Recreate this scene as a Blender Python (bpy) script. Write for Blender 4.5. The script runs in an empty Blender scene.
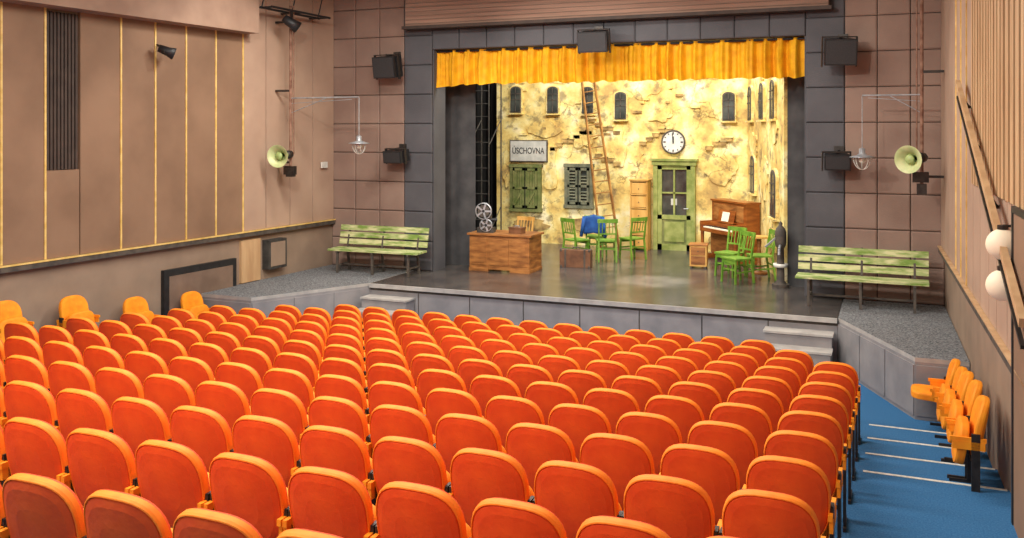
import bpy, math, random
from mathutils import Matrix, Vector, noise
random.seed(7)
sc = bpy.context.scene
try:
    sc.view_settings.view_transform = 'Standard'
    sc.view_settings.look = 'None'
except Exception: pass

# ---------------------------------------------------------------- materials
def lin(c):
    o=[]
    for v in c:
        v/=255.0
        o.append(v/12.92 if v<=0.04045 else ((v+0.055)/1.055)**2.4)
    return (o[0],o[1],o[2],1)
MATS={}
def mat(name,c1,c2=None,rough=0.6,scale=4.0,metal=0.0,bump=0.0,bscale=None,sheen=0.0,lo=0.35,hi=0.65,emit=0,stretch=(1,1,1),spec=0.5,detail=5,ao=False):
    if name in MATS: return MATS[name]
    m=bpy.data.materials.new(name); m.use_nodes=True
    nt=m.node_tree; N=nt.nodes; L=nt.links
    b=N['Principled BSDF']
    b.inputs['Roughness'].default_value=rough
    b.inputs['Metallic'].default_value=metal
    b.inputs['Specular IOR Level'].default_value=spec
    if sheen: 
        b.inputs['Sheen Weight'].default_value=sheen
        b.inputs['Sheen Roughness'].default_value=0.35
        b.inputs['Sheen Tint'].default_value=lin(c2 or c1)
    tc=N.new('ShaderNodeTexCoord'); mp=N.new('ShaderNodeMapping'); mp.inputs['Scale'].default_value=stretch
    L.new(tc.outputs['Object'],mp.inputs['Vector'])
    if c2:
        nz=N.new('ShaderNodeTexNoise'); nz.inputs['Scale'].default_value=scale; nz.inputs['Detail'].default_value=detail
        L.new(mp.outputs[0],nz.inputs['Vector'])
        cr=N.new('ShaderNodeValToRGB'); cr.color_ramp.elements[0].position=lo; cr.color_ramp.elements[1].position=hi
        cr.color_ramp.elements[0].color=lin(c1); cr.color_ramp.elements[1].color=lin(c2)
        L.new(nz.outputs['Fac'],cr.inputs[0]); L.new(cr.outputs[0],b.inputs['Base Color'])
    else: b.inputs['Base Color'].default_value=lin(c1)
    if bump:
        n2=N.new('ShaderNodeTexNoise'); n2.inputs['Scale'].default_value=bscale or scale*5; n2.inputs['Detail'].default_value=4
        L.new(mp.outputs[0],n2.inputs['Vector'])
        bp=N.new('ShaderNodeBump'); bp.inputs['Strength'].default_value=bump; bp.inputs['Distance'].default_value=0.02
        L.new(n2.outputs['Fac'],bp.inputs['Height']); L.new(bp.outputs[0],b.inputs['Normal'])
    if emit:
        b.inputs['Emission Color'].default_value=lin(c1); b.inputs['Emission Strength'].default_value=emit
    MATS[name]=m
    return m
def plaster():
    m=bpy.data.materials.new('distressed_plaster'); m.use_nodes=True
    nt=m.node_tree; N=nt.nodes; L=nt.links; b=N['Principled BSDF']; b.inputs['Roughness'].default_value=0.8
    tc=N.new('ShaderNodeTexCoord')
    def nz(s,d=6):
        n=N.new('ShaderNodeTexNoise'); n.inputs['Scale'].default_value=s; n.inputs['Detail'].default_value=d; n.inputs['Roughness'].default_value=0.62
        L.new(tc.outputs['Object'],n.inputs['Vector']); return n
    a=nz(1.7); cr=N.new('ShaderNodeValToRGB'); e=cr.color_ramp.elements
    e[0].position=0.34; e[0].color=lin((188,156,94)); e[1].position=0.66; e[1].color=lin((248,238,196))
    x=e.new(0.44); x.color=lin((224,194,112)); x=e.new(0.55); x.color=lin((240,222,148))
    L.new(a.outputs['Fac'],cr.inputs[0])
    s=nz(3.8); cs=N.new('ShaderNodeValToRGB'); cs.color_ramp.elements[0].position=0.52; cs.color_ramp.elements[1].position=0.64
    L.new(s.outputs['Fac'],cs.inputs[0])
    m1=N.new('ShaderNodeMixRGB'); m1.inputs[2].default_value=lin((110,94,72)); L.new(cr.outputs[0],m1.inputs[1])
    ml=N.new('ShaderNodeMath'); ml.operation='MULTIPLY'; ml.inputs[1].default_value=0.7; L.new(cs.outputs[0],ml.inputs[0]); L.new(ml.outputs[0],m1.inputs[0])
    w=nz(2.0); mx=N.new('ShaderNodeMixRGB'); mx.inputs[0].default_value=0.4; L.new(tc.outputs['Object'],mx.inputs[1]); L.new(w.outputs['Color'],mx.inputs[2])
    v=N.new('ShaderNodeTexVoronoi'); v.feature='DISTANCE_TO_EDGE'; v.inputs['Scale'].default_value=2.2; L.new(mx.outputs[0],v.inputs['Vector'])
    cv=N.new('ShaderNodeValToRGB'); cv.color_ramp.elements[0].position=0.003; cv.color_ramp.elements[0].color=(1,1,1,1); cv.color_ramp.elements[1].position=0.022; cv.color_ramp.elements[1].color=(0,0,0,1)
    L.new(v.outputs['Distance'],cv.inputs[0])
    m2=N.new('ShaderNodeMixRGB'); m2.inputs[2].default_value=lin((96,74,48)); L.new(m1.outputs[0],m2.inputs[1])
    mm=N.new('ShaderNodeMath'); mm.operation='MULTIPLY'; mm.inputs[1].default_value=0.7; 
    g=nz(1.1); cg=N.new('ShaderNodeValToRGB'); cg.color_ramp.elements[0].position=0.48; cg.color_ramp.elements[1].position=0.58; L.new(g.outputs['Fac'],cg.inputs[0])
    m3=N.new('ShaderNodeMath'); m3.operation='MULTIPLY'; L.new(cv.outputs[0],m3.inputs[0]); L.new(cg.outputs[0],m3.inputs[1])
    L.new(m3.outputs[0],mm.inputs[0]); L.new(mm.outputs[0],m2.inputs[0])
    L.new(m2.outputs[0],b.inputs['Base Color'])
    bp=N.new('ShaderNodeBump'); bp.inputs['Strength'].default_value=0.4; bp.inputs['Distance'].default_value=0.03; L.new(s.outputs['Fac'],bp.inputs['Height']); L.new(bp.outputs[0],b.inputs['Normal'])
    return m
PL=plaster()
PL2=PL
PL3=mat('plaster_worn',(120,96,62),(206,174,106),0.85,5,bump=0.3,bscale=12)
M_seat=mat('velvet_orange_red',(218,70,4),(232,88,10),0.75,5,sheen=0.4,bump=0.12,bscale=40)
M_rim=mat('velvet_orange',(248,124,16),(252,144,32),0.7,9,sheen=0.5)
M_cush=mat('velvet_yellow_orange',(242,136,6),(250,158,20),0.7,9,sheen=0.4)
M_metal=mat('dark_steel',(48,44,42),(66,60,56),0.45,12,metal=0.5)
M_blk=mat('black_paint',(26,26,28),(38,38,40),0.5,10)
M_carpet=mat('blue_carpet',(44,96,144),(72,124,170),0.95,70,bump=0.5,bscale=200,lo=0.3,hi=0.7,spec=0.1)
M_nose=mat('white_nosing',(225,225,215),(190,190,180),0.6,20)
M_stage=mat('stage_boards',(66,62,61),(90,84,80),0.22,2.4,bump=0.03,bscale=20,stretch=(1,.7,1),detail=8)
M_grey=mat('stage_face_grey',(128,126,128),(146,142,142),0.7,3,bump=0.1,bscale=40)
M_lip=mat('stage_edge_grey',(160,156,152),(180,176,170),0.6,6)
M_wing=mat('grey_speckled_carpet',(64,66,70),(140,142,144),0.95,45,bump=0.4,bscale=120)
M_wallL=mat('taupe_panel',(126,98,76),(144,114,90),0.75,1.0,bump=0.05,bscale=60)
M_wallL2=mat('mauve_panel',(168,140,120),(182,154,132),0.75,1.2,bump=0.05,bscale=60)
M_wallLow=mat('lower_wall_taupe',(138,118,100),(152,130,110),0.8,2)
M_gold=mat('gold_strip',(210,172,92),(234,202,128),0.45,8)
M_slat=mat('dark_slats',(58,46,40),(72,58,50),0.7,6)
M_wslat=mat('light_wood_slats',(180,142,102),(202,168,126),0.6,3,stretch=(2,2,.4))
M_tile=mat('mauve_tile',(134,110,98),(150,126,112),0.8,1.4,bump=0.25,bscale=50)
M_tileD=mat('black_tile',(78,78,82),(90,90,94),0.75,1.4,bump=0.25,bscale=50)
M_gap=mat('tile_gap',(50,42,38))
M_fire=mat('brown_fire_curtain',(138,108,92),(160,128,110),0.8,3,bump=0.6,bscale=14,stretch=(.2,1,5))
M_val=mat('yellow_velvet',(222,154,0),(242,182,6),0.75,6,sheen=0.2)
M_drape=mat('black_drape',(62,62,64),(80,80,80),0.9,3)
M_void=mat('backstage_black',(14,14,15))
M_green=mat('peeling_green_paint',(116,146,62),(208,208,156),0.75,7,bump=0.3,bscale=30,lo=0.38,hi=0.62,stretch=(.5,2,2))
M_gchair=mat('bright_green_paint',(86,134,36),(124,164,56),0.5,8)
M_gdoor=mat('olive_green_door',(122,136,62),(164,170,100),0.65,5,bump=0.2)
M_shut=mat('dark_green_shutter',(92,106,50),(130,132,80),0.7,6,bump=0.2)
M_shut2=mat('grey_green_shutter',(84,90,74),(124,124,100),0.7,6,bump=0.2)
M_glass=mat('dark_glass',(44,48,48),(84,88,82),0.15,3)
M_dark=mat('dark_frame',(64,58,54),(92,84,74),0.7,8)
M_wood=mat('worn_orange_wood',(120,72,32),(176,118,60),0.5,3,stretch=(1,1,4),bump=0.1)
M_piano=mat('piano_wood',(120,62,22),(160,92,38),0.35,3,stretch=(1,1,5))
M_pine=mat('yellow_pine',(196,142,62),(222,176,98),0.6,4,stretch=(1,1,.3))
M_ladder=mat('old_ladder_wood',(126,84,38),(176,128,64),0.7,5)
M_white=mat('enamel_white',(228,228,220),(206,206,198),0.35,6)
M_cream=mat('ivory',(236,230,208))
M_alu=mat('aluminium',(150,154,158),(184,188,192),0.4,8,metal=0.5)
M_scaf=mat('dull_scaffold',(52,50,48),(72,70,66),0.7,8,metal=0.2)
M_rust=mat('rusty_pipe',(108,70,52),(146,112,92),0.7,10)
M_horn=mat('horn_green',(142,166,98),(168,186,120),0.45,6)
M_hornin=mat('horn_inner',(176,190,130),(206,212,160),0.5,6)
M_blue=mat('blue_cloth',(20,62,130),(34,86,160),0.85,6)
M_case=mat('brown_leather',(96,62,40),(126,86,58),0.5,6)
M_globe=mat('opal_globe',(240,224,196),emit=0.12)
M_bulb=mat('bulb_glass',(240,236,220),None,0.1)
M_ceil=mat('ceiling_plaster',(176,150,132),(190,164,146),0.85,2)
M_soff=mat('soffit_brown',(148,120,102),(166,138,118),0.8,2)
M_sign=mat('sign_board',(176,178,172),(206,206,198),0.7,5)
M_grille=mat('speaker_grille',(40,40,42),(54,54,56),0.6,80)
M_nic=mat('hatch_panel',(112,92,78),(130,108,92),0.8,3)

# ---------------------------------------------------------------- builder
class B:
    def __init__(s): s.v=[]; s.f=[]; s.m=[]; s.mats=[]; s.sm=[]
    def mi(s,m):
        if m not in s.mats: s.mats.append(m)
        return s.mats.index(m)
    def add(s,vs,fs,m,smooth=False,M=None):
        o=len(s.v)
        for p in vs:
            p=Vector(p)
            if M is not None: p=M@p
            s.v.append(p)
        k=s.mi(m)
        for f in fs: s.f.append([i+o for i in f]); s.m.append(k); s.sm.append(smooth)
    def box(s,x0,x1,y0,y1,z0,z1,m,M=None):
        vs=[(x0,y0,z0),(x1,y0,z0),(x1,y1,z0),(x0,y1,z0),(x0,y0,z1),(x1,y0,z1),(x1,y1,z1),(x0,y1,z1)]
        s.add(vs,[(0,3,2,1),(4,5,6,7),(0,1,5,4),(1,2,6,5),(2,3,7,6),(3,0,4,7)],m,False,M)
    def tile(s,x0,x1,z0,z1,y,t,m,ch=0.02):
        vs=[(x0,y,z0),(x1,y,z0),(x1,y,z1),(x0,y,z1),(x0,y-t+ch*.6,z0),(x1,y-t+ch*.6,z0),(x1,y-t+ch*.6,z1),(x0,y-t+ch*.6,z1),
            (x0+ch,y-t,z0+ch),(x1-ch,y-t,z0+ch),(x1-ch,y-t,z1-ch),(x0+ch,y-t,z1-ch)]
        s.add(vs,[(0,1,5,4),(1,2,6,5),(2,3,7,6),(3,0,4,7),(4,5,9,8),(5,6,10,9),(6,7,11,10),(7,4,8,11),(8,9,10,11)],m)
    def beam(s,p,q,w,h,m,up=(0,0,1),M=None):
        p=Vector(p);q=Vector(q);d=(q-p);L=d.length;d.normalize()
        u=Vector(up)
        if abs(d.dot(u))>.98: u=Vector((0,1,0))
        r=d.cross(u).normalized(); u=r.cross(d)
        vs=[]
        for e in (p,q):
            for a,b in((-1,-1),(1,-1),(1,1),(-1,1)): vs.append(e+r*(a*w/2)+u*(b*h/2))
        s.add(vs,[(0,3,2,1),(4,5,6,7),(0,1,5,4),(1,2,6,5),(2,3,7,6),(3,0,4,7)],m,False,M)
    def cyl(s,p,q,r,m,n=12,r2=None,M=None,caps=True):
        p=Vector(p);q=Vector(q);r2=r if r2 is None else r2
        d=(q-p).normalized(); u=Vector((0,0,1)) if abs(d.z)<.95 else Vector((1,0,0))
        a=d.cross(u).normalized(); b=d.cross(a)
        vs=[]
        for e,rr in((p,r),(q,r2)):
            for i in range(n):
                t=2*math.pi*i/n; vs.append(e+a*(rr*math.cos(t))+b*(rr*math.sin(t)))
        s.add(vs,[(i,(i+1)%n,n+(i+1)%n,n+i) for i in range(n)],m,True,M)
        if caps: s.add(vs,[tuple(range(n))[::-1],tuple(range(n,2*n))],m,False,M)
    def lathe(s,prof,p,axis,m,n=28,M=None):
        p=Vector(p); d=Vector(axis).normalized(); u=Vector((0,0,1)) if abs(d.z)<.95 else Vector((1,0,0))
        a=d.cross(u).normalized(); b=d.cross(a); vs=[];fs=[]
        for t,r in prof:
            for i in range(n):
                th=2*math.pi*i/n; vs.append(p+d*t+a*(r*math.cos(th))+b*(r*math.sin(th)))
        for k in range(len(prof)-1):
            for i in range(n): fs.append((k*n+i,k*n+(i+1)%n,(k+1)*n+(i+1)%n,(k+1)*n+i))
        s.add(vs,fs,m,True,M)
    def sphere(s,c,r,m,n=16,k=10,sz=1,M=None):
        s.lathe([(-r*sz*math.cos(math.pi*i/k),max(1e-4,r*math.sin(math.pi*i/k))) for i in range(k+1)],c,(0,0,1),m,n,M)
    def prism(s,poly,z0,z1,m,mtop=None,M=None):
        n=len(poly); vs=[(x,y,z0) for x,y in poly]+[(x,y,z1) for x,y in poly]
        s.add(vs,[(i,(i+1)%n,n+(i+1)%n,n+i) for i in range(n)]+[tuple(range(n))[::-1]],m,False,M)
        s.add(vs,[tuple(range(n,2*n))],mtop or m,False,M)
    def plate(s,poly,y0,y1,m,M=None):
        n=len(poly); vs=[(x,y0,z) for x,z in poly]+[(x,y1,z) for x,z in poly]
        s.add(vs,[(i,(i+1)%n,n+(i+1)%n,n+i) for i in range(n)]+[tuple(range(n)),tuple(range(n,2*n))[::-1]],m,False,M)
    def pad(s,w,h,t,M,mb,mr,mf,curve=0,n=36,e=3.4,taper=0.0):
        rings=[(.45,-.008,mb),(.80,-.003,mb),(.93,.004,mb),(.950,.012,mb),(.965,.003,mr),(.985,.005,mr),(1.0,.018,mr),(1.0,t-.025,mr),(.97,t-.008,mf),(.85,t,mf),(.45,t+.008,mf)]
        P=[]
        for i in range(n):
            th=2*math.pi*i/n; c,sn=math.cos(th),math.sin(th)
            x=math.copysign(abs(c)**(2/e),c)*w/2; z=math.copysign(abs(sn)**(2/e),sn)*h/2
            P.append((x*(1+taper*z/h),z))
        vs=[]
        for sc_,y,_ in rings:
            for x,z in P:
                xx,zz=x*sc_,z*sc_; vs.append((xx,y+curve*xx*xx,zz))
        for k in range(len(rings)-1):
            s.add(vs[k*n:(k+2)*n],[(i,(i+1)%n,n+(i+1)%n,n+i) for i in range(n)],rings[k+1][2],True,M)
        s.add([(0,rings[0][1],0)]+vs[:n],[(0,1+(i+1)%n,1+i) for i in range(n)],mb,True,M)
        s.add([(0,rings[-1][1],0)]+vs[-n:],[(0,1+i,1+(i+1)%n) for i in range(n)],mf,True,M)
    def mesh(s,name):
        me=bpy.data.meshes.new(name); me.from_pydata([tuple(v) for v in s.v],[],s.f)
        for m in s.mats: me.materials.append(m)
        me.polygons.foreach_set('material_index',s.m); me.polygons.foreach_set('use_smooth',s.sm)
        me.validate(); me.update(); return me
    def obj(s,name,loc=(0,0,0),rz=0,bevel=0,rot=None):
        o=bpy.data.objects.new(name,s.mesh(name)); sc.collection.objects.link(o)
        o.location=loc; o.rotation_euler=rot if rot else (0,0,rz)
        if bevel:
            b=o.modifiers.new('bevel','BEVEL'); b.width=bevel; b.segments=2; b.limit_method='ANGLE'; b.angle_limit=math.radians(50)
        return o
def inst(me,name,loc,rz=0):
    o=bpy.data.objects.new(name,me); sc.collection.objects.link(o); o.location=loc; o.rotation_euler=(0,0,rz); return o
T=Matrix.Translation
def R(a,ax): return Matrix.Rotation(a,4,ax)

SZ=0.76; CZ=3.56
RW=lambda y:0.79+0.024*(16.1-y)
LW=lambda y:-10.74-0.063*(16.1-y)

# ---------------------------------------------------------------- floor
b=B(); b.box(-12,1.5,-4,16.1,-0.2,0,M_carpet)
for k in range(1,16):
    b.box(-12,1.5,-4,11.5-.815*(k-1),0.1*(k-1),0.1*k,M_carpet)
b.obj('floor')
b=B()
for k in range(1,5):
    yy=11.5-.815*(k-1); b.box(-0.24,RW(yy)-.02,yy-.035,yy+.004,0.1*k-.02,0.1*k+.004,M_nose)
b.obj('trim_1')

# ---------------------------------------------------------------- auditorium walls
def wallquad(b,f,side,y0,y1,z0,z1,m,t=0.03):
    s=-side
    vs=[(f(y0),y0,z0),(f(y1),y1,z0),(f(y1),y1,z1),(f(y0),y0,z1),(f(y0)+s*t,y0,z0),(f(y1)+s*t,y1,z0),(f(y1)+s*t,y1,z1),(f(y0)+s*t,y0,z1)]
    b.add(vs,[(0,3,2,1),(4,5,6,7),(0,1,5,4),(1,2,6,5),(2,3,7,6),(3,0,4,7)],m)
for side,f,nm in((-1,LW,'wall_left'),(1,RW,'wall_right')):
    b=B()
    g=lambda y,f=f,side=side:f(y)+side*.3
    wallquad(b,g,side,-4,16.1,-.2,6.7,M_wallLow,0.3)
    ys=[-4+.66*i for i in range(20)]; ys=[y for y in ys if y<8.3]+[8.74,9.40,9.97,10.7,11.37,12.02,12.7,13.37]
    for i in range(len(ys)-1):
        y0,y1=ys[i],ys[i+1]
        slat=abs(y0-9.40)<.01
        top=5.3 if (y0<13.3 and side<0) else 6.6
        if slat and side<0:
            wallquad(b,f,side,y0+.01,y1-.01,1.72,2.98,M_wallL,.06)
            n=9
            for j in range(n):
                a=y0+.02+(y1-y0-.04)*j/n
                wallquad(b,f,side,a,a+.035,2.99,5.26,M_slat,.07)
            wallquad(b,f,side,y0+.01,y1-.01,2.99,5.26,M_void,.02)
        elif side>0 and 7<y0<11:
            wallquad(b,f,side,y0+.012,y1-.012,1.72,2.95,M_wallL2,.06)
            n=3
            for j in range(n):
                a=y0+.01+(y1-y0-.02)*j/n
                wallquad(b,f,side,a,a+(y1-y0)/n*.62,2.97,top,M_wslat,.09)
            wallquad(b,f,side,y0,y1,2.97,top,M_slat,.02)
        else:
            wallquad(b,f,side,y0+.012,y1-.012,1.72,top,M_wallL if side<0 else M_wallL2,.06)
        if (y0>9.6 or y0<8.8) and not(side>0 and 6<y0<11): wallquad(b,f,side,y1-.014,y1+.014,1.72,top,M_gold,.075)
    for y0,y1 in((13.40,13.98),(13.99,14.66),(14.67,15.35),(15.36,16.04)):
        wallquad(b,f,side,y0+.008,y1-.008,1.72,6.6,M_wallL2,.06)
    wallquad(b,f,side,-4,16.04,1.62,1.70,M_dark,.10)
    wallquad(b,f,side,-4,16.04,1.695,1.715,M_gold if side<0 else M_wslat,.11)
    b.obj(nm)
b=B(); b.box(-12.6,1.9,-4.3,-4,-.2,6.7,M_wallL); b.obj('wall_back')
b=B(); b.box(-12.6,1.9,-4.3,16.5,6.7,6.9,M_ceil); b.obj('ceiling')
b=B()
def soff(f,side):
    s=-side
    vs=[(f(-4),-4,5.3),(f(13.4),13.4,5.3),(f(13.4)+s*.40,13.4,5.3),(f(-4)+s*.40,-4,5.3)]
    vs+=[(x,y,6.7) for x,y,z in vs]
    b.add(vs,[(0,3,2,1),(4,5,6,7),(0,1,5,4),(1,2,6,5),(2,3,7,6),(3,0,4,7)],M_soff)
soff(LW,-1); b.obj('trim_2')

b=B()
wallquad(b,LW,-1,11.55,13.2,.1,1.26,M_blk,.07); wallquad(b,LW,-1,11.65,13.10,.1,1.15,M_nic,.08)
b.obj('door_1')
b=B()
wallquad(b,LW,-1,13.35,13.85,.78,1.55,M_wslat,.05); b.obj('trim_3')
b=B(); wallquad(b,LW,-1,13.95,14.45,.95,1.50,M_scaf,.16); wallquad(b,LW,-1,14.0,14.4,1.0,1.45,M_wallLow,.17); b.obj('electrical_cabinet',bevel=.006)
b=B()
wallquad(b,RW,1,6.6,8.02,.35,2.92,M_wallL,.11); wallquad(b,RW,1,8.0,8.06,.35,2.95,M_blk,.12); wallquad(b,RW,1,6.6,8.06,2.92,2.97,M_blk,.12)
b.obj('trim_4')
# sloping handrail on right wall
b=B()
RR=lambda y,z,t=.16:(RW(y)-t,y,z)
b.beam(RR(12.0,4.12),RR(7.2,2.22),.05,.07,M_wslat); b.beam(RR(12.0,3.95),RR(7.2,2.05),.03,.03,M_metal)
for y in(11.6,10.4,9.2,8.3): 
    z=4.12-(12-y)*1.90/4.8; b.beam(RR(y,z-.02),RR(y,z-.14,.08),.03,.03,M_metal); b.beam(RR(y,z),RR(y,z-.18),.02,.02,M_metal); b.beam(RR(y,z-.14,.17),RR(y,z-.14,.05),.03,.03,M_metal)
b.obj('sloping_wall_rail')

# ---------------------------------------------------------------- proscenium
b=B()
b.box(-11.2,-8.4,16.1,16.6,0,6.7,M_gap); b.box(-1.33,1.2,16.1,16.6,0,6.7,M_gap); b.box(-8.4,-1.33,16.1,16.6,5.15,6.7,M_gap)
def tiles(x0,x1,nx,z0,z1,pz,m):
    w=(x1-x0)/nx; z=z0
    while z<z1-.05:
        zt=min(z+pz,z1)
        for i in range(nx): b.tile(x0+i*w+.006,x0+(i+1)*w-.006,z+.006,zt-.006,16.1,.05,m)
        z=zt
tiles(-10.74,-9.03,3,SZ,6.6,.585,M_tile)
tiles(-.71,.79,3,SZ,6.6,.585,M_tile)
tiles(-9.03,-8.40,1,SZ,6.6,.585,M_tileD)
tiles(-1.33,-.71,1,SZ,6.6,.585,M_tileD)
tiles(-8.40,-1.33,12,5.15,5.56,.45,M_tileD)
b.box(-8.41,-8.38,16.1,16.6,SZ,5.15,M_tileD); b.box(-1.35,-1.32,16.1,16.6,SZ,5.15,M_tileD)
b.obj('wall_proscenium')
b=B(); b.box(-8.85,-.95,15.78,15.98,5.60,6.6,M_fire); b.box(-8.9,-.9,15.72,16.0,5.54,5.60,M_slat); 
for i in range(12): b.box(-8.85,-.95,15.765,15.78,5.64+i*.08,5.652+i*.08,M_nic)
b.box(-8.85,-8.75,15.98,16.05,5.6,6.6,M_gap); b.box(-1.05,-.95,15.98,16.05,5.6,6.6,M_gap)
b.obj('fire_curtain')

# valance
b=B(); nx=700; nz=12; vs=[];fs=[]
for j in range(nz+1):
    for i in range(nx+1):
        x=-8.38+7.04*i/nx; t=j/nz
        ph=noise.noise(Vector((x*1.1,3,0)))*5
        amp=.085+.04*noise.noise(Vector((x*2,9,0)))
        y=16.24+amp*math.sin(x*19+ph+.5*math.sin(t*3))*(1-.35*t)+.016*math.sin(x*57+2*math.sin(x*3))
        zb=4.46+.03*noise.noise(Vector((x*3,1,0)))+.02*math.sin(x*19+ph)
        zb+=-.05*math.exp(-((x+8.35)/.4)**2)
        z=zb+(5.14-zb)*t
        if j>=nz-2: y+=.02
        vs.append((x,y,z))
for j in range(nz):
    for i in range(nx): a=j*(nx+1)+i; fs.append((a,a+1,a+nx+2,a+nx+1))
b.add(vs,fs,M_val,True); b.cyl((-8.38,16.24,5.12),(-1.35,16.24,5.12),.02,M_blk)
o=b.obj('stage_valance')

# ---------------------------------------------------------------- stage
b=B()
b.box(-8.79,-.74,14.4,16.1,0,SZ-.06,M_grey); b.box(-8.79,-.74,14.36,16.1,SZ-.06,SZ,M_stage)
b.box(-11.95,1.95,16.1,22.85,0,SZ,M_stage)
b.box(-8.79,-.74,14.33,14.36,SZ-.07,SZ+.002,M_lip)
for i in range(8):
    x=-8.8+8.07*i/8; b.box(x+.01,x+8.07/8-.01,14.37,14.4,.05,.64,M_grey)
b.box(-8.79,-.74,14.385,14.4,0,.7,M_dark)
b.obj('stage_platform')
for nm,poly in(('stage_wing',[(-.73,16.04),(-.73,14.4),(.27,12.25),(RW(12.25)-.01,12.25),(RW(16.04)-.01,16.04)]),
               ('stage_wing',[(-8.8,16.04),(LW(16.04)+.01,16.04),(LW(12.35)+.01,12.35),(-9.85,12.35),(-8.8,14.4)])):
    b=B(); b.prism(poly,0,SZ-.05,M_grey); 
    b.prism(poly,SZ-.05,SZ+.004,M_lip,M_wing)
    for i in range(len(poly)):
        p=Vector((*poly[i],0));q=Vector((*poly[(i+1)%5],0))
        if (min(p.y,q.y)<14 and (q-p).length>.3 and abs(p.x-q.x)>.25):
            n=max(1,int((q-p).length/.75))
            dd=(q-p)/n; nn=Vector((dd.y,-dd.x,0)).normalized()
            if nn.y>0: nn=-nn
            for j in range(n):
                a=p+dd*j+dd.normalized()*.015+nn*.006; c=p+dd*(j+1)-dd.normalized()*.015+nn*.006
                b.beam((a.x,a.y,.36),(c.x,c.y,.36),.02,.62,M_grey)
    b.obj(nm)
def steps(x0,x1,n=3,dp=.3):
    b=B()
    for i in range(n):
        h=SZ*(n-i)/(n+1); b.box(x0,x1,14.32-dp*(i+1),14.32-dp*i,0,h-.03,M_grey); b.box(x0-.02,x1+.02,14.32-dp*(i+1)-.02,14.32-dp*i,h-.03,h,M_lip)
    b.obj('stage_steps')
steps(-1.75,-.8); steps(-8.75,-7.85)

b=B(); b.box(-12.2,2.2,22.9,23.1,0,7.6,M_void); b.obj('wall_stage_back')
b=B(); b.box(-12.2,-12,16.6,22.9,0,7.6,M_void); b.obj('wall_stage_left')
b=B(); b.box(2,2.2,16.6,22.9,0,7.6,M_void); b.obj('wall_stage_right')
b=B(); b.box(-12.2,2.2,16.6,23.1,7.6,7.8,M_void); b.obj('ceiling_stage')

def drape(x0,x1,y,z0,z1,name,m,amp=.05,k=30):
    b=B(); nx=int((x1-x0)*60)+8; vs=[];fs=[]
    for j in range(2):
        for i in range(nx+1):
            x=x0+(x1-x0)*i/nx; vs.append((x,y+amp*math.sin(x*k+noise.noise(Vector((x*2,y,0)))*2),z0 if j==0 else z1))
    for i in range(nx): fs.append((i,i+1,nx+2+i,nx+1+i))
    b.add(vs,fs,m,True); b.cyl((x0,y,z1),(x1,y,z1),.02,M_blk); return b.obj(name)
drape(-9.3,-7.92,17.05,SZ,6.2,'stage_leg_curtain',M_drape,.02,14)
drape(-1.72,-.6,17.0,SZ,6.2,'stage_leg_curtain',M_drape,.02,14)
drape(-11.9,1.9,22.2,SZ,7.0,'stage_backdrop',M_void,.06,18)

# ---------------------------------------------------------------- stage set walls
b=B(); b.box(-9.2,-3.0,21.1,21.18,SZ,5.9,PL)
def jag(cx,cz,w,h,n=26,M=None,y=21.1,m=PL2,t=.03):
    pts=[]; sd=random.uniform(0,99)
    for i in range(n):
        th=2*math.pi*i/n; c,s=math.cos(th),math.sin(th)
        r=1+.5*noise.noise(Vector((c*1.3+sd,s*1.3,0)))+random.uniform(-.1,.1)
        pts.append((cx+w/2*r*c,cz+h/2*r*s))
    b.plate(pts,y-t,y,m,M)
for cx,cz,w,h,m in((-7.9,3.6,.9,.4,PL2),(-6.9,3.4,.7,.5,PL2),(-6.15,3.2,.6,.9,PL2),(-5.4,4.6,.8,.6,PL2),(-3.7,4.2,.7,.8,PL2),(-3.55,2.7,.7,.7,PL2),(-5.6,3.0,.4,.5,PL2),
                   (-8.3,1.2,1.0,.35,PL3),(-7.0,1.25,.8,.3,PL3),(-3.6,1.1,.6,.3,PL3),(-5.0,3.9,.6,.3,PL2),(-7.3,4.9,1.2,.4,PL2),(-4.2,4.9,1.0,.4,PL2),(-7.75,2.6,.35,1.1,PL2),(-8.9,2.6,.25,.9,PL2)):
    jag(cx,cz,w,h,m=m,t=random.choice([.02,.035,.05]))
def stepband(x0,z0,dirs,w=.16):
    x=x0;z=z0
    for d in dirs:
        b.box(x,x+w,21.1-.05,21.1,z,z+.085,PL3); b.box(x,x+w*1.15,21.1-.06,21.1,z+.085,z+.115,PL)
        x+=w*.95; z+=d*.1
stepband(-7.75,3.05,[1,1,0,1,1,0,-1]); stepband(-6.75,3.75,[-1,-1,0,-1,-1]); stepband(-5.5,3.2,[1,1,1,0,1]); stepband(-3.95,3.1,[1,0,1,-1]); stepband(-6.6,2.9,[-1,0,-1,1])
for i in range(22):
    x=random.uniform(-9.0,-3.3); z=random.uniform(2.9,4.9)
    if -5.3<x<-4.1 and z<3.8: continue
    w=random.uniform(.08,.25); b.box(x,x+w,21.06,21.1,z,z+.06,random.choice([PL2,PL3]))
p0=Vector((-3.0,21.12,0)); p1=Vector((-1.80,17.2,0)); ang=math.atan2(p1.y-p0.y,p1.x-p0.x); LS=(p1-p0).length
MS=T(p0)@R(ang,'Z')
b.box(0,LS,0,.06,SZ,5.9,PL,MS)
for cx,cz,w,h in((.9,3.2,.8,.6),(2.2,2.6,.8,.8),(3.2,3.6,.8,.5),(1.6,4.6,.9,.4),(3.0,1.4,.9,.5)): jag(cx,cz,w,h,M=MS,y=0,m=PL2)
b.obj('stage_set_facade')

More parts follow.
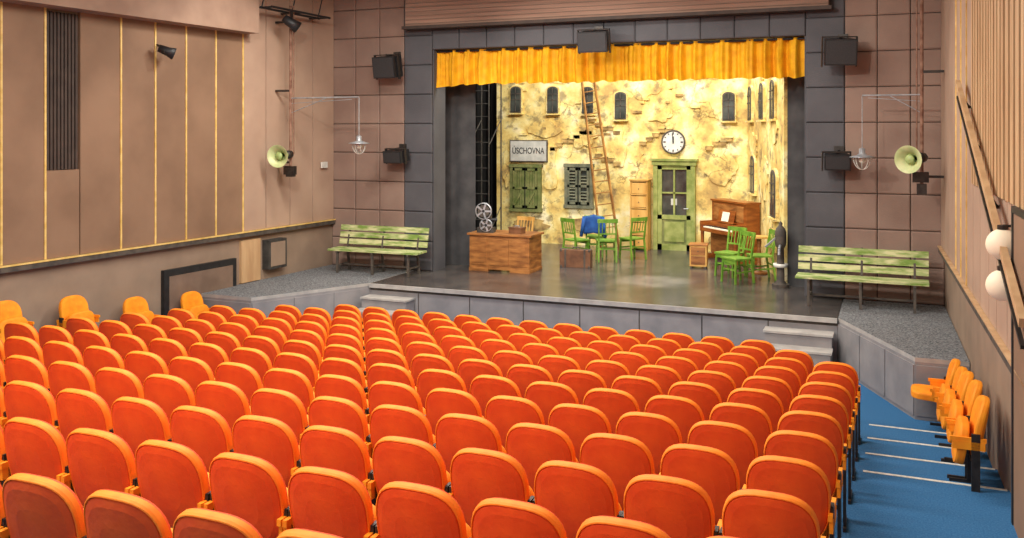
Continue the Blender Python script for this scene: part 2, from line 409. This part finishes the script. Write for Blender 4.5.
def archwin(name,w,h,loc,rz):
    b=B(); pts=[(-w/2,-h/2),(w/2,-h/2),(w/2,h/2-w*.3)]
    arc=[(w/2*math.cos(t),h/2-w*.3+w*.3*math.sin(t)) for t in [math.pi*i/8 for i in range(1,8)]]
    pts+=arc+[(-w/2,h/2-w*.3)]
    b.plate([(x*1.2,z*1.08) for x,z in pts],-.05,-.0,PL); b.plate(pts,-.065,-.02,M_dark); b.plate([(x*.84,z*.9) for x,z in pts],-.075,-.03,M_glass)
    b.box(-.01,.01,-.085,-.05,-h*.45,h*.45,M_dark); b.box(-w*.42,w*.42,-.085,-.05,-.01,.01,M_dark); b.box(-w*.42,w*.42,-.085,-.05,h*.2,h*.2+.02,M_dark)
    b.box(-w*.66,w*.66,-.10,0,-h*.56,-h*.52,PL)
    b.obj(name,loc,rz)
n=1
for x,z in((-8.66,4.32),(-7.68,4.3),(-6.78,4.28),(-5.96,4.14),(-3.42,4.1)):
    archwin('window_%d'%n,.28,.66,(x,21.1,z),0); n+=1
for s in(.55,2.0,3.2):
    p=MS@Vector((s,0,0)); archwin('window_%d'%n,.42,.75,(p.x,p.y,4.15),ang); n+=1
p=MS@Vector((.9,0,0)); archwin('window_%d'%n,.5,.8,(p.x,p.y,2.6),ang); n+=1
p=MS@Vector((3.3,0,0)); archwin('window_%d'%n,.5,.9,(p.x,p.y,2.35),ang); n+=1

def shutwin(w,h,loc,m,louv):
    global n
    b=B(); b.box(-w/2,w/2,-.06,0,-h/2,h/2,M_glass)
    for x in(-w/2,w/2): b.box(x-.04,x+.04,-.1,0,-h/2-.04,h/2+.04,m)
    for z in(-h/2,h/2): b.box(-w/2-.06,w/2+.06,-.11,0,z-.04,z+.04,m)
    for s in(-1,1):
        a,c=(0.02*s,(w/2-.05)*s); a,c=min(a,c),max(a,c)
        b.box(a,a+.05,-.13,-.08,-h/2+.06,h/2-.06,m); b.box(c-.05,c,-.13,-.08,-h/2+.06,h/2-.06,m)
        for z in(-h/2+.06,-.03,h/2-.12): b.box(a,c,-.13,-.08,z,z+.06,m)
        if louv:
            k=int((h-.2)/.075)
            for j in range(k): 
                z=-h/2+.13+j*.075
                if (s>0 and j in(4,5,9)): continue
                b.beam((a+.05,-.1,z),(c-.05,-.1,z),.05,.03,m,up=(0,.5,1))
        else: 
            for j in range(3):
                x=a+.05+(c-a-.1)*j/3; b.box(x,x+(c-a-.1)/3-.01,-.115,-.09,-h/2+.1,h/2-.1,m)
            b.beam((a+.04,-.125,-h/2+.12),(c-.04,-.125,-.05),.03,.05,m)
    b.obj('window_%d'%n,loc,0); n+=1
shutwin(.74,1.1,(-8.39,21.1,2.12),M_shut,False)
shutwin(.64,1.0,(-7.0,21.1,2.2),M_shut2,True)
b=B(); b.box(-.5,.5,-.05,0,-.27,.27,M_dark); b.box(-.475,.475,-.06,-.01,-.245,.245,M_sign)
sign=b.obj('hanging_sign_board',(-8.3,21.04,3.04))
cu=bpy.data.curves.new('txt','FONT'); cu.body='\u00daSCHOVNA'; cu.size=.2; cu.align_x='CENTER'; cu.align_y='CENTER'; cu.extrude=.004
to=bpy.data.objects.new('txt',cu); sc.collection.objects.link(to); bpy.context.view_layer.update()
me=bpy.data.meshes.new_from_object(to.evaluated_get(bpy.context.evaluated_depsgraph_get())); me.materials.clear(); me.materials.append(M_blk)
bpy.data.objects.remove(to)
t=bpy.data.objects.new('sign_lettering',me); sc.collection.objects.link(t); t.parent=sign; t.location=(0,-.063,0); t.rotation_euler=(math.pi/2,0,0); t.scale=(.78,1.1,1)

b=B(); ax=(0,-1,0)
b.lathe([(0,.001),(0,.27),(.03,.285),(.07,.28),(.08,.26),(.055,.245)],(0,0,0),ax,M_dark,40); b.lathe([(.055,.001),(.055,.25)],(0,0,0),ax,M_white,40)
for i in range(12):
    a=i*math.pi/6; r0=.175 if i%3==0 else .19
    b.beam((r0*math.sin(a),-.06,r0*math.cos(a)),(.232*math.sin(a),-.06,.232*math.cos(a)),.028 if i%3==0 else .016,.008,M_blk,up=(0,1,0))
b.beam((0,-.068,-.03),(.01,-.068,.13),.022,.008,M_blk,up=(0,1,0)); b.beam((0,-.072,-.04),(-.02,-.072,.2),.014,.008,M_blk,up=(0,1,0)); b.lathe([(.06,.015),(.08,.015),(.08,.001)],(0,0,0),ax,M_blk,12)
b.obj('round_clock',(-4.69,21.09,3.28))

b=B(); w=.98;h=2.08
for x in(-w/2,w/2-.1): b.box(x,x+.1,-.12,0,0,h,M_gdoor)
b.box(-w/2-.03,w/2+.03,-.14,0,h-.1,h,M_gdoor); b.box(-w/2-.06,w/2+.06,-.17,0,h,h+.05,M_gdoor)
b.box(-w/2+.1,w/2-.1,-.05,0,0,h-.1,M_glass)
for x in(-w/2+.1,w/2-.2): b.box(x,x+.1,-.09,-.03,.0,h-.1,M_gdoor)
for z,t_ in((0,.14),(.72,.1),(h-.2,.1)): b.box(-w/2+.1,w/2-.1,-.09,-.03,z,z+t_,M_gdoor)
b.box(-w/2+.2,w/2-.2,-.07,-.03,.14,.72,M_shut); b.box(-w/2+.26,w/2-.26,-.085,-.03,.2,.66,M_gdoor)
b.box(-.02,.02,-.09,-.03,.82,h-.2,M_gdoor)
for z in(1.32,): b.box(-w/2+.2,w/2-.2,-.09,-.03,z,z+.035,M_gdoor)
b.box(-.08,.06,-.062,-.05,1.05,1.2,M_sign)
b.cyl((w/2-.16,-.09,.98),(w/2-.16,-.14,.98),.012,M_alu); b.cyl((w/2-.16,-.14,.98),(w/2-.26,-.14,.98),.01,M_alu)
b.obj('door_2',(-4.66,21.09,SZ))

b=B(); w=.42;h=1.62
b.box(-w/2,-w/2+.03,-.35,0,0,h,M_pine); b.box(w/2-.03,w/2,-.35,0,0,h,M_pine); b.box(-w/2,w/2,-.02,0,0,h,M_pine)
for i in range(6): z=.04+i*(h-.07)/5; b.box(-w/2+.01,w/2-.01,-.35,0,z,z+.025,M_pine)
b.box(-w/2-.02,w/2+.02,-.37,0,h,h+.03,M_pine)
for i in(0,1,2,3,4): z=.04+i*(h-.07)/5; b.box(-w/2+.035,w/2-.035,-.345,-.33,z+.035,z+.29,M_pine); b.sphere((0,-.355,z+.15),.013,M_dark,8,6)
b.obj('narrow_drawer_cabinet',(-5.42,21.03,SZ),0,.004)

b=B(); P0=Vector((-6.0,20.35,SZ)); P1=Vector((-6.75,20.98,4.75)); r=Vector((.19,0,.03)); 
for s in(-1,1): b.beam(P0+r*s*1.15-(P0+r*s*1.15).z*Vector((0,0,1))+SZ*Vector((0,0,1)),P1+r*s*.8,.035,.06,M_ladder)
for i in range(1,15): c=P0.lerp(P1,i/15); b.cyl(c-r*(1.15-.35*i/15),c+r*(1.15-.35*i/15),.014,M_ladder,8)
b.obj('wooden_ladder')

b=B()
for x in(-8.85,-8.35):
    for y in(18.7,19.4): b.cyl((x,y,SZ),(x,y,5.9),.018,M_scaf,8)
for i in range(18):
    z=SZ+.2+i*.29; b.cyl((-8.85,18.7,z),(-8.35,18.7,z),.01,M_scaf,8)
for z in(1.2,3.2,5.2): 
    b.cyl((-8.85,18.7,z),(-8.85,19.4,z+.6),.011,M_scaf,8); b.cyl((-8.35,18.7,z),(-8.35,19.4,z+.6),.011,M_scaf,8)
b.obj('scaffold_tower')

# ---------------------------------------------------------------- props on stage
def wchair(m):
    b=B()
    b.prism([(-.2,-.19),(.2,-.19),(.22,.2),(-.22,.2)],.43,.46,m)
    for x in(-.18,.18):
        b.beam((x*1.1,.19,0),(x,.17,.43),.032,.032,m)
        b.beam((x*1.05,-.24,0),(x,-.18,.45),.032,.034,m); b.beam((x,-.18,.44),(x*1.02,-.26,.92),.03,.034,m)
        b.beam((x,-.2,.22),(x*1.05,.18,.2),.02,.025,m)
    b.beam((-.18,.17,.39),(.18,.17,.39),.02,.06,m); b.beam((-.18,.17,.25),(.18,.17,.25),.02,.025,m); b.beam((-.18,-.2,.28),(.18,-.2,.28),.02,.025,m)
    pr=None
    for i in range(9):
        x=-.215+.43*i/8; q=Vector((x,-.25-.025*math.cos((x)/.215*math.pi/2),.88))
        if pr: b.beam(pr,q,.022,.08,m)
        pr=q
    b.beam((-.18,-.2,.6),(.18,-.2,.6),.02,.03,m)
    for x in(-.11,-.037,.037,.11): b.beam((x,-.2,.6),(x,-.262,.86),.016,.012,m)
    return b.mesh('wooden_chair')
CG=wchair(M_gchair); CP=wchair(M_pine)
for x,y,a in((-2.62,17.05,2.4),(-2.28,17.6,2.0),(-2.86,17.75,2.7)): inst(CG,'wooden_chair',(x,y,SZ),a)
for x,y,a in((-6.25,18.6,-.5),(-5.62,18.75,.4),(-5.2,19.3,.9),(-6.05,19.4,.1)): inst(CG,'wooden_chair',(x,y,SZ),a)
inst(CP,'wooden_chair',(-7.35,18.1,SZ),3.0)
b=B(); vs=[];fs=[];nu,nv=14,20
for j in range(nv+1):
    s=-.5+1.0*j/nv
    for i in range(nu+1):
        x=-.2+.4*i/nu; fl=1+.2*abs(s)
        y=(-.03 if s<0 else .03)*(1+abs(s)*.8)+ .012*math.sin(x*30)*abs(s)*2
        if abs(s)<.04: y=s*.8
        z=.95-abs(s)*.8-.03*abs(math.sin(x*9))
        vs.append((x*fl,y,z))
for j in range(nv):
    for i in range(nu): a=j*(nu+1)+i; fs.append((a,a+1,a+nu+2,a+nu+1))
b.add(vs,fs,M_blue,True,T(Vector((0,-.265,0))))
for s in(-1,1): b.cyl((s*.2,-.3,.9),(s*.27,-.33,.46),.045,M_blue,10,.035)
o=b.obj('blue_coat',(-6.05,19.4,SZ+.0),.1); sm=o.modifiers.new('solid','SOLIDIFY'); sm.thickness=.012

def desk():
    b=B(); b.box(-.68,.68,-.38,.38,.71,.75,M_wood)
    for s in(-1,1):
        x0,x1=(s*.24,s*.64); x0,x1=min(x0,x1),max(x0,x1)
        b.box(x0,x1,-.34,.34,.06,.71,M_wood); b.box(x0-.01,x1+.01,-.35,.35,0,.07,M_wood)
        b.box(x0+.04,x1-.04,-.352,-.34,.13,.65,M_wood); b.box(x0+.07,x1-.07,-.358,-.352,.17,.61,M_wood)
    b.box(-.24,.24,-.33,-.30,.04,.71,M_wood); b.box(-.2,.2,-.345,-.33,.13,.65,M_wood)
    return b
desk().obj('wooden_desk',(-7.13,16.8,SZ),0,.006)
b=B(); b.box(-.17,.17,-.1,.1,0,.1,M_scaf); b.box(-.1,.1,-.07,.07,.1,.36,M_scaf); b.cyl((.1,0,.25),(.22,0,.25),.035,M_blk,14)
def reel(cx,cz,r):
    for y in(-.12,-.09): 
        b.lathe([(0,r*.9),(.006,r*.9),(.006,r),(0,r),(0,r*.9)],(cx,y,cz),(0,1,0),M_alu,28)
        for i in range(5):
            a=i*2*math.pi/5; b.beam((cx,y,cz),(cx+r*.96*math.cos(a),y,cz+r*.96*math.sin(a)),.035,.006,M_alu,up=(0,1,0))
    b.cyl((cx,-.125,cz),(cx,-.07,cz),.03,M_blk,12); b.cyl((cx,-.115,cz),(cx,-.09,cz),r*.7,M_dark,20)
reel(-.03,.43,.17); reel(.02,.15,.13); b.beam((-.03,-.06,.3),(-.03,-.06,.43),.03,.03,M_alu)
b.obj('film_projector',(-7.5,16.68,SZ+.75),.15)
b=B(); b.box(-.14,.14,-.09,.09,0,.10,M_case); b.box(-.15,.15,-.1,.1,.1,.125,M_case); b.cyl((-.05,0,.15),(.05,0,.15),.01,M_alu); b.cyl((-.05,0,.12),(-.05,0,.15),.008,M_alu); b.cyl((.05,0,.12),(.05,0,.15),.008,M_alu)
b.obj('cash_box',(-6.85,16.72,SZ+.75),-.2)
b=B(); b.box(-.32,.32,-.11,.11,0,.36,M_case); 
for x in(-.2,.2): b.box(x-.02,x+.02,-.117,.117,-.0,.366,M_dark)
for x in(-.31,.27): 
    for z in(.0,.32): b.box(x,x+.045,-.118,.118,z+.001,z+.045,M_dark)
b.box(-.33,.33,-.005,.005,.0,.37,M_dark); b.cyl((-.07,0,.36),(-.06,0,.4),.01,M_dark);b.cyl((.07,0,.36),(.06,0,.4),.01,M_dark);b.cyl((-.065,0,.4),(.065,0,.4),.013,M_dark)
b.obj('suitcase',(-5.95,17.7,SZ),.1,.012)
b=B(); W=1.3
b.box(-W/2,W/2,.0,.32,.08,1.25,M_piano); b.box(-W/2-.02,W/2+.02,-.03,.34,1.25,1.29,M_piano)
b.box(-W/2,W/2,-.3,.02,.6,.68,M_piano)
for s in(-1,1):
    b.box(s*W/2-(.04 if s>0 else 0),s*W/2+(.04 if s<0 else 0),-.32,.33,.0,.1,M_piano); x=s*(W/2-.03)
    b.box(x-.03,x+.03,-.31,.02,.6,.82,M_piano); b.cyl((x,-.26,.08),(x,-.26,.6),.028,M_piano,12,.04); b.box(x-.04,x+.04,-.3,.3,0,.08,M_piano)
    b.box(x-.06*1,x+.06,-.012,.0,.12,.58,M_wood)
nk=36
for i in range(nk):
    x=-.56+1.12*i/nk; b.box(x+.001,x+1.12/nk-.001,-.28,-.1,.68,.705,M_cream)
    if i%7 in(0,1,3,4,5): b.box(x+1.12/nk-.009,x+1.12/nk+.009,-.22,-.1,.7,.72,M_blk)
b.box(-W/2+.06,W/2-.06,-.1,.0,.68,.8,M_piano); b.box(-W/2+.1,W/2-.1,-.015,0,.86,1.2,M_wood); b.box(-W/2+.1,W/2-.1,-.015,0,.14,.56,M_wood)
b.beam((-.3,-.06,.95),(.3,-.06,.95),.02,.28,M_piano,up=(0,.25,1)); b.box(-.3,.3,-.1,0,.82,.84,M_piano)
b.beam((-.14,-.078,.95),(.12,-.078,.95),.006,.2,M_cream,up=(0,.25,1))
for x in(-.06,.06): b.box(x-.02,x+.02,-.1,0,.07,.085,M_gold)
b.obj('upright_piano',(-3.20,19.73,SZ),-.82,.005)
b=B(); b.box(-.17,.17,-.16,.16,.04,.46,M_pine); b.box(-.19,.19,-.18,.18,.46,.49,M_wood); 
for x in(-.14,.14):
    for y in(-.13,.13): b.box(x-.02,x+.02,y-.02,y+.02,0,.04,M_dark)
b.box(-.14,.14,-.175,-.16,.08,.25,M_wood); b.box(-.14,.14,-.175,-.16,.27,.43,M_wood); b.sphere((0,-.18,.35),.012,M_dark,8,6)
b.obj('bedside_cupboard',(-3.62,18.6,SZ),.1,.004)
b=B(); b.cyl((0,0,.7),(0,0,.73),.2,M_pine,28); b.lathe([(.03,.14),(.06,.05),(.3,.03),(.4,.05),(.5,.03),(.7,.05)],(0,0,0),(0,0,1),M_wood,16); b.cyl((0,0,0),(0,0,.03),.16,M_wood,20)
b.obj('round_pedestal_table',(-2.38,18.25,SZ))
b=B(); b.cyl((0,0,0),(0,0,.06),.15,M_dark,20); b.lathe([(.06,.11),(.12,.07),(.7,.06),(.74,.09),(.8,.1),(.98,.1),(1.05,.075),(1.1,.03),(1.14,.035),(1.18,.001)],(0,0,0),(0,0,1),M_dark,20)
b.beam((0,0,.95),(-.25,-.12,.72),.03,.03,M_alu); b.cyl((0,-.08,.75),(0,-.2,.7),.025,M_alu); b.cyl((0,-.2,.7),(0,-.22,.6),.025,M_alu)
b.lathe([(.35,.07),(.36,.12),(.42,.13),(.42,.07)],(0,0,0),(0,0,1),M_white,18)
b.obj('water_pump',(-1.82,16.82,SZ))

# ---------------------------------------------------------------- benches
def bench():
    b=B(); W=1.95
    for i in range(4): y=-.2+i*.115; b.box(-W/2,W/2,y,y+.095,.43,.465,M_green)
    for i,z in enumerate((.52,.655,.79)): b.beam((-W/2,.26+.03*i,z+.05),(W/2,.26+.03*i,z+.05),.03,.105,M_green,up=(0,.2,1))
    for x in(-W/2+.2,W/2-.2,0):
        b.beam((x,-.16,0),(x,-.16,.43),.04,.04,M_dark); b.beam((x,.3,0),(x,.22,.43),.04,.04,M_dark); b.beam((x,.22,.41),(x,.345,.9),.035,.04,M_dark)
        b.beam((x,-.2,.41),(x,.24,.41),.04,.035,M_dark); b.beam((x,-.16,.15),(x,.28,.15),.025,.03,M_dark)
    b.beam((-W/2+.2,.06,.15),(W/2-.2,.06,.15),.025,.03,M_dark)
    return b.mesh('green_park_bench')
MB=bench(); inst(MB,'green_park_bench',(-9.25,15.35,SZ+.004),.03); inst(MB,'green_park_bench',(-.44,15.35,SZ+.004),-.02)

# ---------------------------------------------------------------- speakers
def speaker(x,y,z,w,h,rz,tilt,ywall,small=False):
    b=B(); d=.34
    vs=[(-w/2,0,-h/2),(w/2,0,-h/2),(w/2*.8,d,-h/2),(-w/2*.8,d,-h/2),(-w/2,0,h/2),(w/2,0,h/2),(w/2*.8,d,h/2),(-w/2*.8,d,h/2)]
    Mx=R(rz,'Z')@R(tilt,'X')
    b.add(vs,[(0,3,2,1),(4,5,6,7),(0,1,5,4),(1,2,6,5),(2,3,7,6),(3,0,4,7)],M_blk,False,Mx)
    b.box(-w/2+.02,w/2-.02,-.012,0,-h/2+.02,h/2-.02,M_grille,Mx)
    b.box(-w/2-.025,-w/2-.005,.1,.16,-h/2-.03,h/2+.03,M_metal,Mx); b.box(w/2+.005,w/2+.025,.1,.16,-h/2-.03,h/2+.03,M_metal,Mx); b.box(-w/2-.025,w/2+.025,.1,.16,h/2+.02,h/2+.04,M_metal,Mx)
    b.cyl(Mx@Vector((0,.13,h/2+.03)),(0,ywall-y,h/2+.06),.02,M_metal,8)
    b.box(-.08,.08,ywall-y-.02,ywall-y,h/2-.02,h/2+.14,M_metal)
    b.obj('loudspeaker_box',(x,y,z))
speaker(-9.18,15.5,4.78,.52,.42,-.1,.15,16.05)
speaker(-9.05,15.6,3.02,.44,.24,-.15,.15,16.05)
speaker(-4.85,15.3,5.10,.54,.36,0,.2,15.72)
speaker(-.74,15.45,4.80,.50,.42,.25,.15,16.05)
speaker(-.80,15.6,3.03,.40,.25,.2,.15,16.05)

# ---------------------------------------------------------------- poles with horns and lamps
def horn(b,p,ax,s=1):
    b.lathe([(-.22*s,.05*s),(-.1*s,.055*s),(-.02*s,.08*s),(.06*s,.13*s),(.12*s,.2*s),(.125*s,.21*s)],p,ax,M_horn,32)
    b.lathe([(.125*s,.21*s),(.12*s,.19*s),(.05*s,.12*s),(-.02*s,.07*s),(-.06*s,.05*s)],p,ax,M_hornin,32)
    b.lathe([(-.06*s,.001),(.03*s,.02*s),(.07*s,.07*s),(.075*s,.072*s),(.09*s,.05*s),(.1*s,.001)],p,ax,M_horn,24)
    b.lathe([(-.36*s,.001),(-.36*s,.075*s),(-.22*s,.085*s),(-.2*s,.05*s)],p,ax,M_metal,20)
def lamp(name,x,y,z,ztop):
    b=B(); b.cyl((0,0,.14),(0,0,ztop-z-.015),.008,M_alu,6)
    b.lathe([(.14,.02),(.13,.045),(.05,.05),(.03,.08),(.0,.19),(-.01,.19),(.02,.07)],(0,0,0),(0,0,1),M_alu,26)
    b.sphere((0,0,-.04),.06,M_bulb,14,8)
    for i in range(8):
        a=i*math.pi/4; pr=None
        for j in range(7):
            t=math.pi/2*j/6; q=Vector((.13*math.cos(t)*math.cos(a),.13*math.cos(t)*math.sin(a),.0-.2*math.sin(t)))
            if pr is not None: b.cyl(pr,q,.006,M_white,5)
            pr=q
    b.obj(name,(x,y,z))
def pole(xp,yp,xw,xa,za,z0,z1,hz,hax,nm):
    b=B(); b.cyl((xp,yp,z0),(xp,yp,z1),.028,M_rust,10)
    b.cyl((xp+.07*(1 if xa>xp else -1),yp,z0+.4),(xp+.07*(1 if xa>xp else -1),yp,z1),.012,M_rust,8)
    for z in(z0+.25,(z0+z1)/2,z1-.3): b.beam((xp,yp,z),(xw,yp,z),.04,.04,M_metal)
    b.cyl((xp,yp,za),(xa,yp,za),.014,M_alu,8); b.cyl((xp,yp,za-.28),(xp+(xa-xp)*.55,yp,za),.009,M_alu,6); b.cyl((xp,yp,za-.1),(xp+(xa-xp)*.9,yp,za-.1+.06),.006,M_alu,6)
    b.box(xp-.07,xp+.07,yp-.06,yp+.06,z0-.02,z0+.14,M_metal); b.box(xp-.13,xp+.1,yp-.05,yp+.05,hz-.38,hz-.22,M_metal)
    h=Vector(hax).normalized(); hp=Vector((xp,yp-.05,hz))+h*.32; horn(b,hp,hax,1.0); b.beam((xp,yp,hz),hp-h*.25,.04,.04,M_metal)
    b.obj(nm)
pole(-10.45,14.25,-10.79,-8.95,4.16,2.7,5.9,3.10,(.15,-1,-.05),'loudspeaker_pole')
lamp('hanging_cage_lamp',-8.95,14.25,3.32,4.16)
pole(.43,15.25,.74,-.42,4.1,2.6,6.3,3.14,(-.5,-1,-.05),'loudspeaker_pole')
lamp('hanging_cage_lamp',-.42,15.25,3.14,4.1)

b=B(); b.box(-.1,.1,-.03,0,-.06,.06,M_white); b.obj('emergency_exit_light',(LW(15.65)+.1,15.65,2.85),math.pi/2)
def spot(x,y,z,wx,d=(.6,.7,-.35)):
    b=B(); b.lathe([(-.16,.001),(-.15,.06),(0,.075),(.1,.1),(.1,.085),(.02,.06),(.02,.001)],(0,0,0),d,M_blk,18)
    b.beam((0,0,0),(wx-x,0,.12),.03,.03,M_metal); b.beam((-.0,-.1,.0),(0,.1,0),.02,.05,M_metal); b.obj('spotlight',(x,y,z))
spot(LW(11.4)+.3,11.4,4.82,LW(11.4)+.07)
b=B(); X=LW(14.3)+.07
for xx in(.25,.5): b.cyl((X+xx,13.45,5.78),(X+xx,15.3,5.78),.022,M_blk,10)
for y in(13.5,14.4,15.25): b.beam((X,y,5.78),(X+.52,y,5.78),.03,.03,M_blk); b.cyl((X+.25,y,5.78),(X+.5,y,6.69),.012,M_blk,6)
for y,d in((14.05,(.5,.6,-.5)),):
    b.beam((X+.5,y,5.78),(X+.5,y,5.58),.03,.05,M_metal); b.lathe([(-.18,.001),(-.17,.08),(.0,.09),(.14,.12),(.14,.1),(.02,.07),(.02,.001)],(X+.5,y,5.54),d,M_blk,18)
b.obj('lighting_rig')
for z in(2.64,2.31):
    b=B(); b.sphere((0,0,0),.125,M_globe,20,14); b.cyl((0,0,.12),(.0,0,.155),.04,M_metal,12); b.beam((0,0,.15),(.1,0,.15),.02,.02,M_metal)
    yy=8.28; b.obj('globe_sconce',(RW(yy)-.15,yy,z))

# ---------------------------------------------------------------- theater seats
def seatmesh(down,mb,mr,mf):
    b=B()
    Mb=T((0,.050,.60))@R(math.radians(11),'X')
    b.pad(.475,.53,.07,Mb,mb,mr,mb if mb is M_seat else mf,curve=.6,taper=.06,e=2.8)
    if down: b.pad(.43,.42,.09,T((0,.33,.405))@R(math.radians(93),'X'),M_metal,mf,mf,e=3.5)
    else: b.pad(.455,.38,.085,T((0,.20,.46))@R(math.radians(9),'X'),mf,mf,mf,e=3.5)
    for x in(-.243,.243):
        b.box(x-.011,x+.011,.10,.17,.02,.60,M_metal); b.box(x-.011,x+.011,.06,.32,.0,.03,M_metal); b.box(x-.011,x+.011,.06,.32,.46,.53,mf)
        xs=x*.985; b.box(xs-.0125,xs+.0125,.05,.34,.53,.565,mf)
    b.cyl((-.24,.16,.36),(.24,.16,.36),.015,M_metal,8)
    return b.mesh('theater_seat')
MSt=seatmesh(False,M_seat,M_rim,M_cush)
MSy=seatmesh(False,M_cush,M_cush,M_cush); MSd=seatmesh(True,M_cush,M_cush,M_cush)
for k in range(12):
    y=12-.815*k; a=0;c=17
    if k==0: a,c=2,15
    if k==1: a,c=1,16
    for i in range(a,c): inst(MSt,'theater_seat',(-.56-.515*i,y-.05,.1*k),random.uniform(-.02,.02))
for i,y in enumerate((11.85,11.05,10.45,9.7,9.15)):
    k=max(0,math.ceil((11.5-y)/.815))
    inst(MSd if i==0 else MSy,'folding_seat',(RW(y)-.14,y,.1*k),math.pi/2)
for y in(8.65,9.7,10.8,11.95):
    k=max(0,math.ceil((11.5-y)/.815)); inst(MSy,'folding_seat',(LW(y)+.16,y,.1*k),-math.pi/2)

# ---------------------------------------------------------------- lights
def area(x,y,z,sx,sy,e,col,rot=(0,0,0)):
    l=bpy.data.lights.new('ceiling_or_fill_light','AREA'); l.shape='RECTANGLE'; l.size=sx; l.size_y=sy; l.energy=e; l.color=col
    o=bpy.data.objects.new('ceiling_or_fill_light',l); sc.collection.objects.link(o); o.location=(x,y,z); o.rotation_euler=rot
W1=(1,.95,.87)
area(-5,2.0,6.5,6,1,430,W1); area(-5,7.0,6.5,6,1,570,W1); area(-5,12,6.5,7,1,540,W1)
area(-5,-2.5,5.5,9,2,170,W1,(math.radians(60),0,0))  # added fill light behind the camera, not a ceiling fixture
area(-5,17.6,6.6,6,.8,430,(1,.94,.84),(math.radians(28),0,0)); area(-5,19.8,7.2,6,1,160,(1,.94,.87))
def spotl(p,t,e,ang,col=(1,.94,.85),r=.08,bl=.5):
    l=bpy.data.lights.new('stage_spot','SPOT'); l.energy=e; l.spot_size=math.radians(ang); l.spot_blend=bl; l.shadow_soft_size=r; l.color=col
    o=bpy.data.objects.new('stage_spot',l); sc.collection.objects.link(o); o.location=p; o.rotation_euler=(Vector(t)-Vector(p)).to_track_quat('-Z','Y').to_euler()
spotl((-6.5,8,6.2),(-9.6,16,2.6),640,50); spotl((-3.2,8,6.2),(-.2,16,2.6),560,50)
spotl((-8,7,6.2),(-4,20,2.2),900,36); spotl((-2,7,6.2),(-6,20,2.2),900,36)
spotl((-8.5,12.5,6.2),(-11,12.5,3.5),140,95)
# added lamp: its pool stands in for the set's reflection on the boards
spotl((-4.2,17.0,6.9),(-4.05,16.6,.76),5200,16,(1,.94,.88),.1,1.0)
w=bpy.data.worlds.new('world'); sc.world=w; w.use_nodes=True; w.node_tree.nodes['Background'].inputs[0].default_value=(.9,.85,.8,1); w.node_tree.nodes['Background'].inputs[1].default_value=.15

# ---------------------------------------------------------------- camera
cd=bpy.data.cameras.new('camera'); cam=bpy.data.objects.new('camera',cd); sc.collection.objects.link(cam)
cam.location=(0,0,CZ); cam.rotation_euler=(math.pi/2,0,math.radians(22.6))
cd.sensor_width=36; cd.lens=911/1024*36; cd.shift_y=-(269-130)/1024; cd.clip_start=.05; cd.clip_end=100
sc.camera=cam
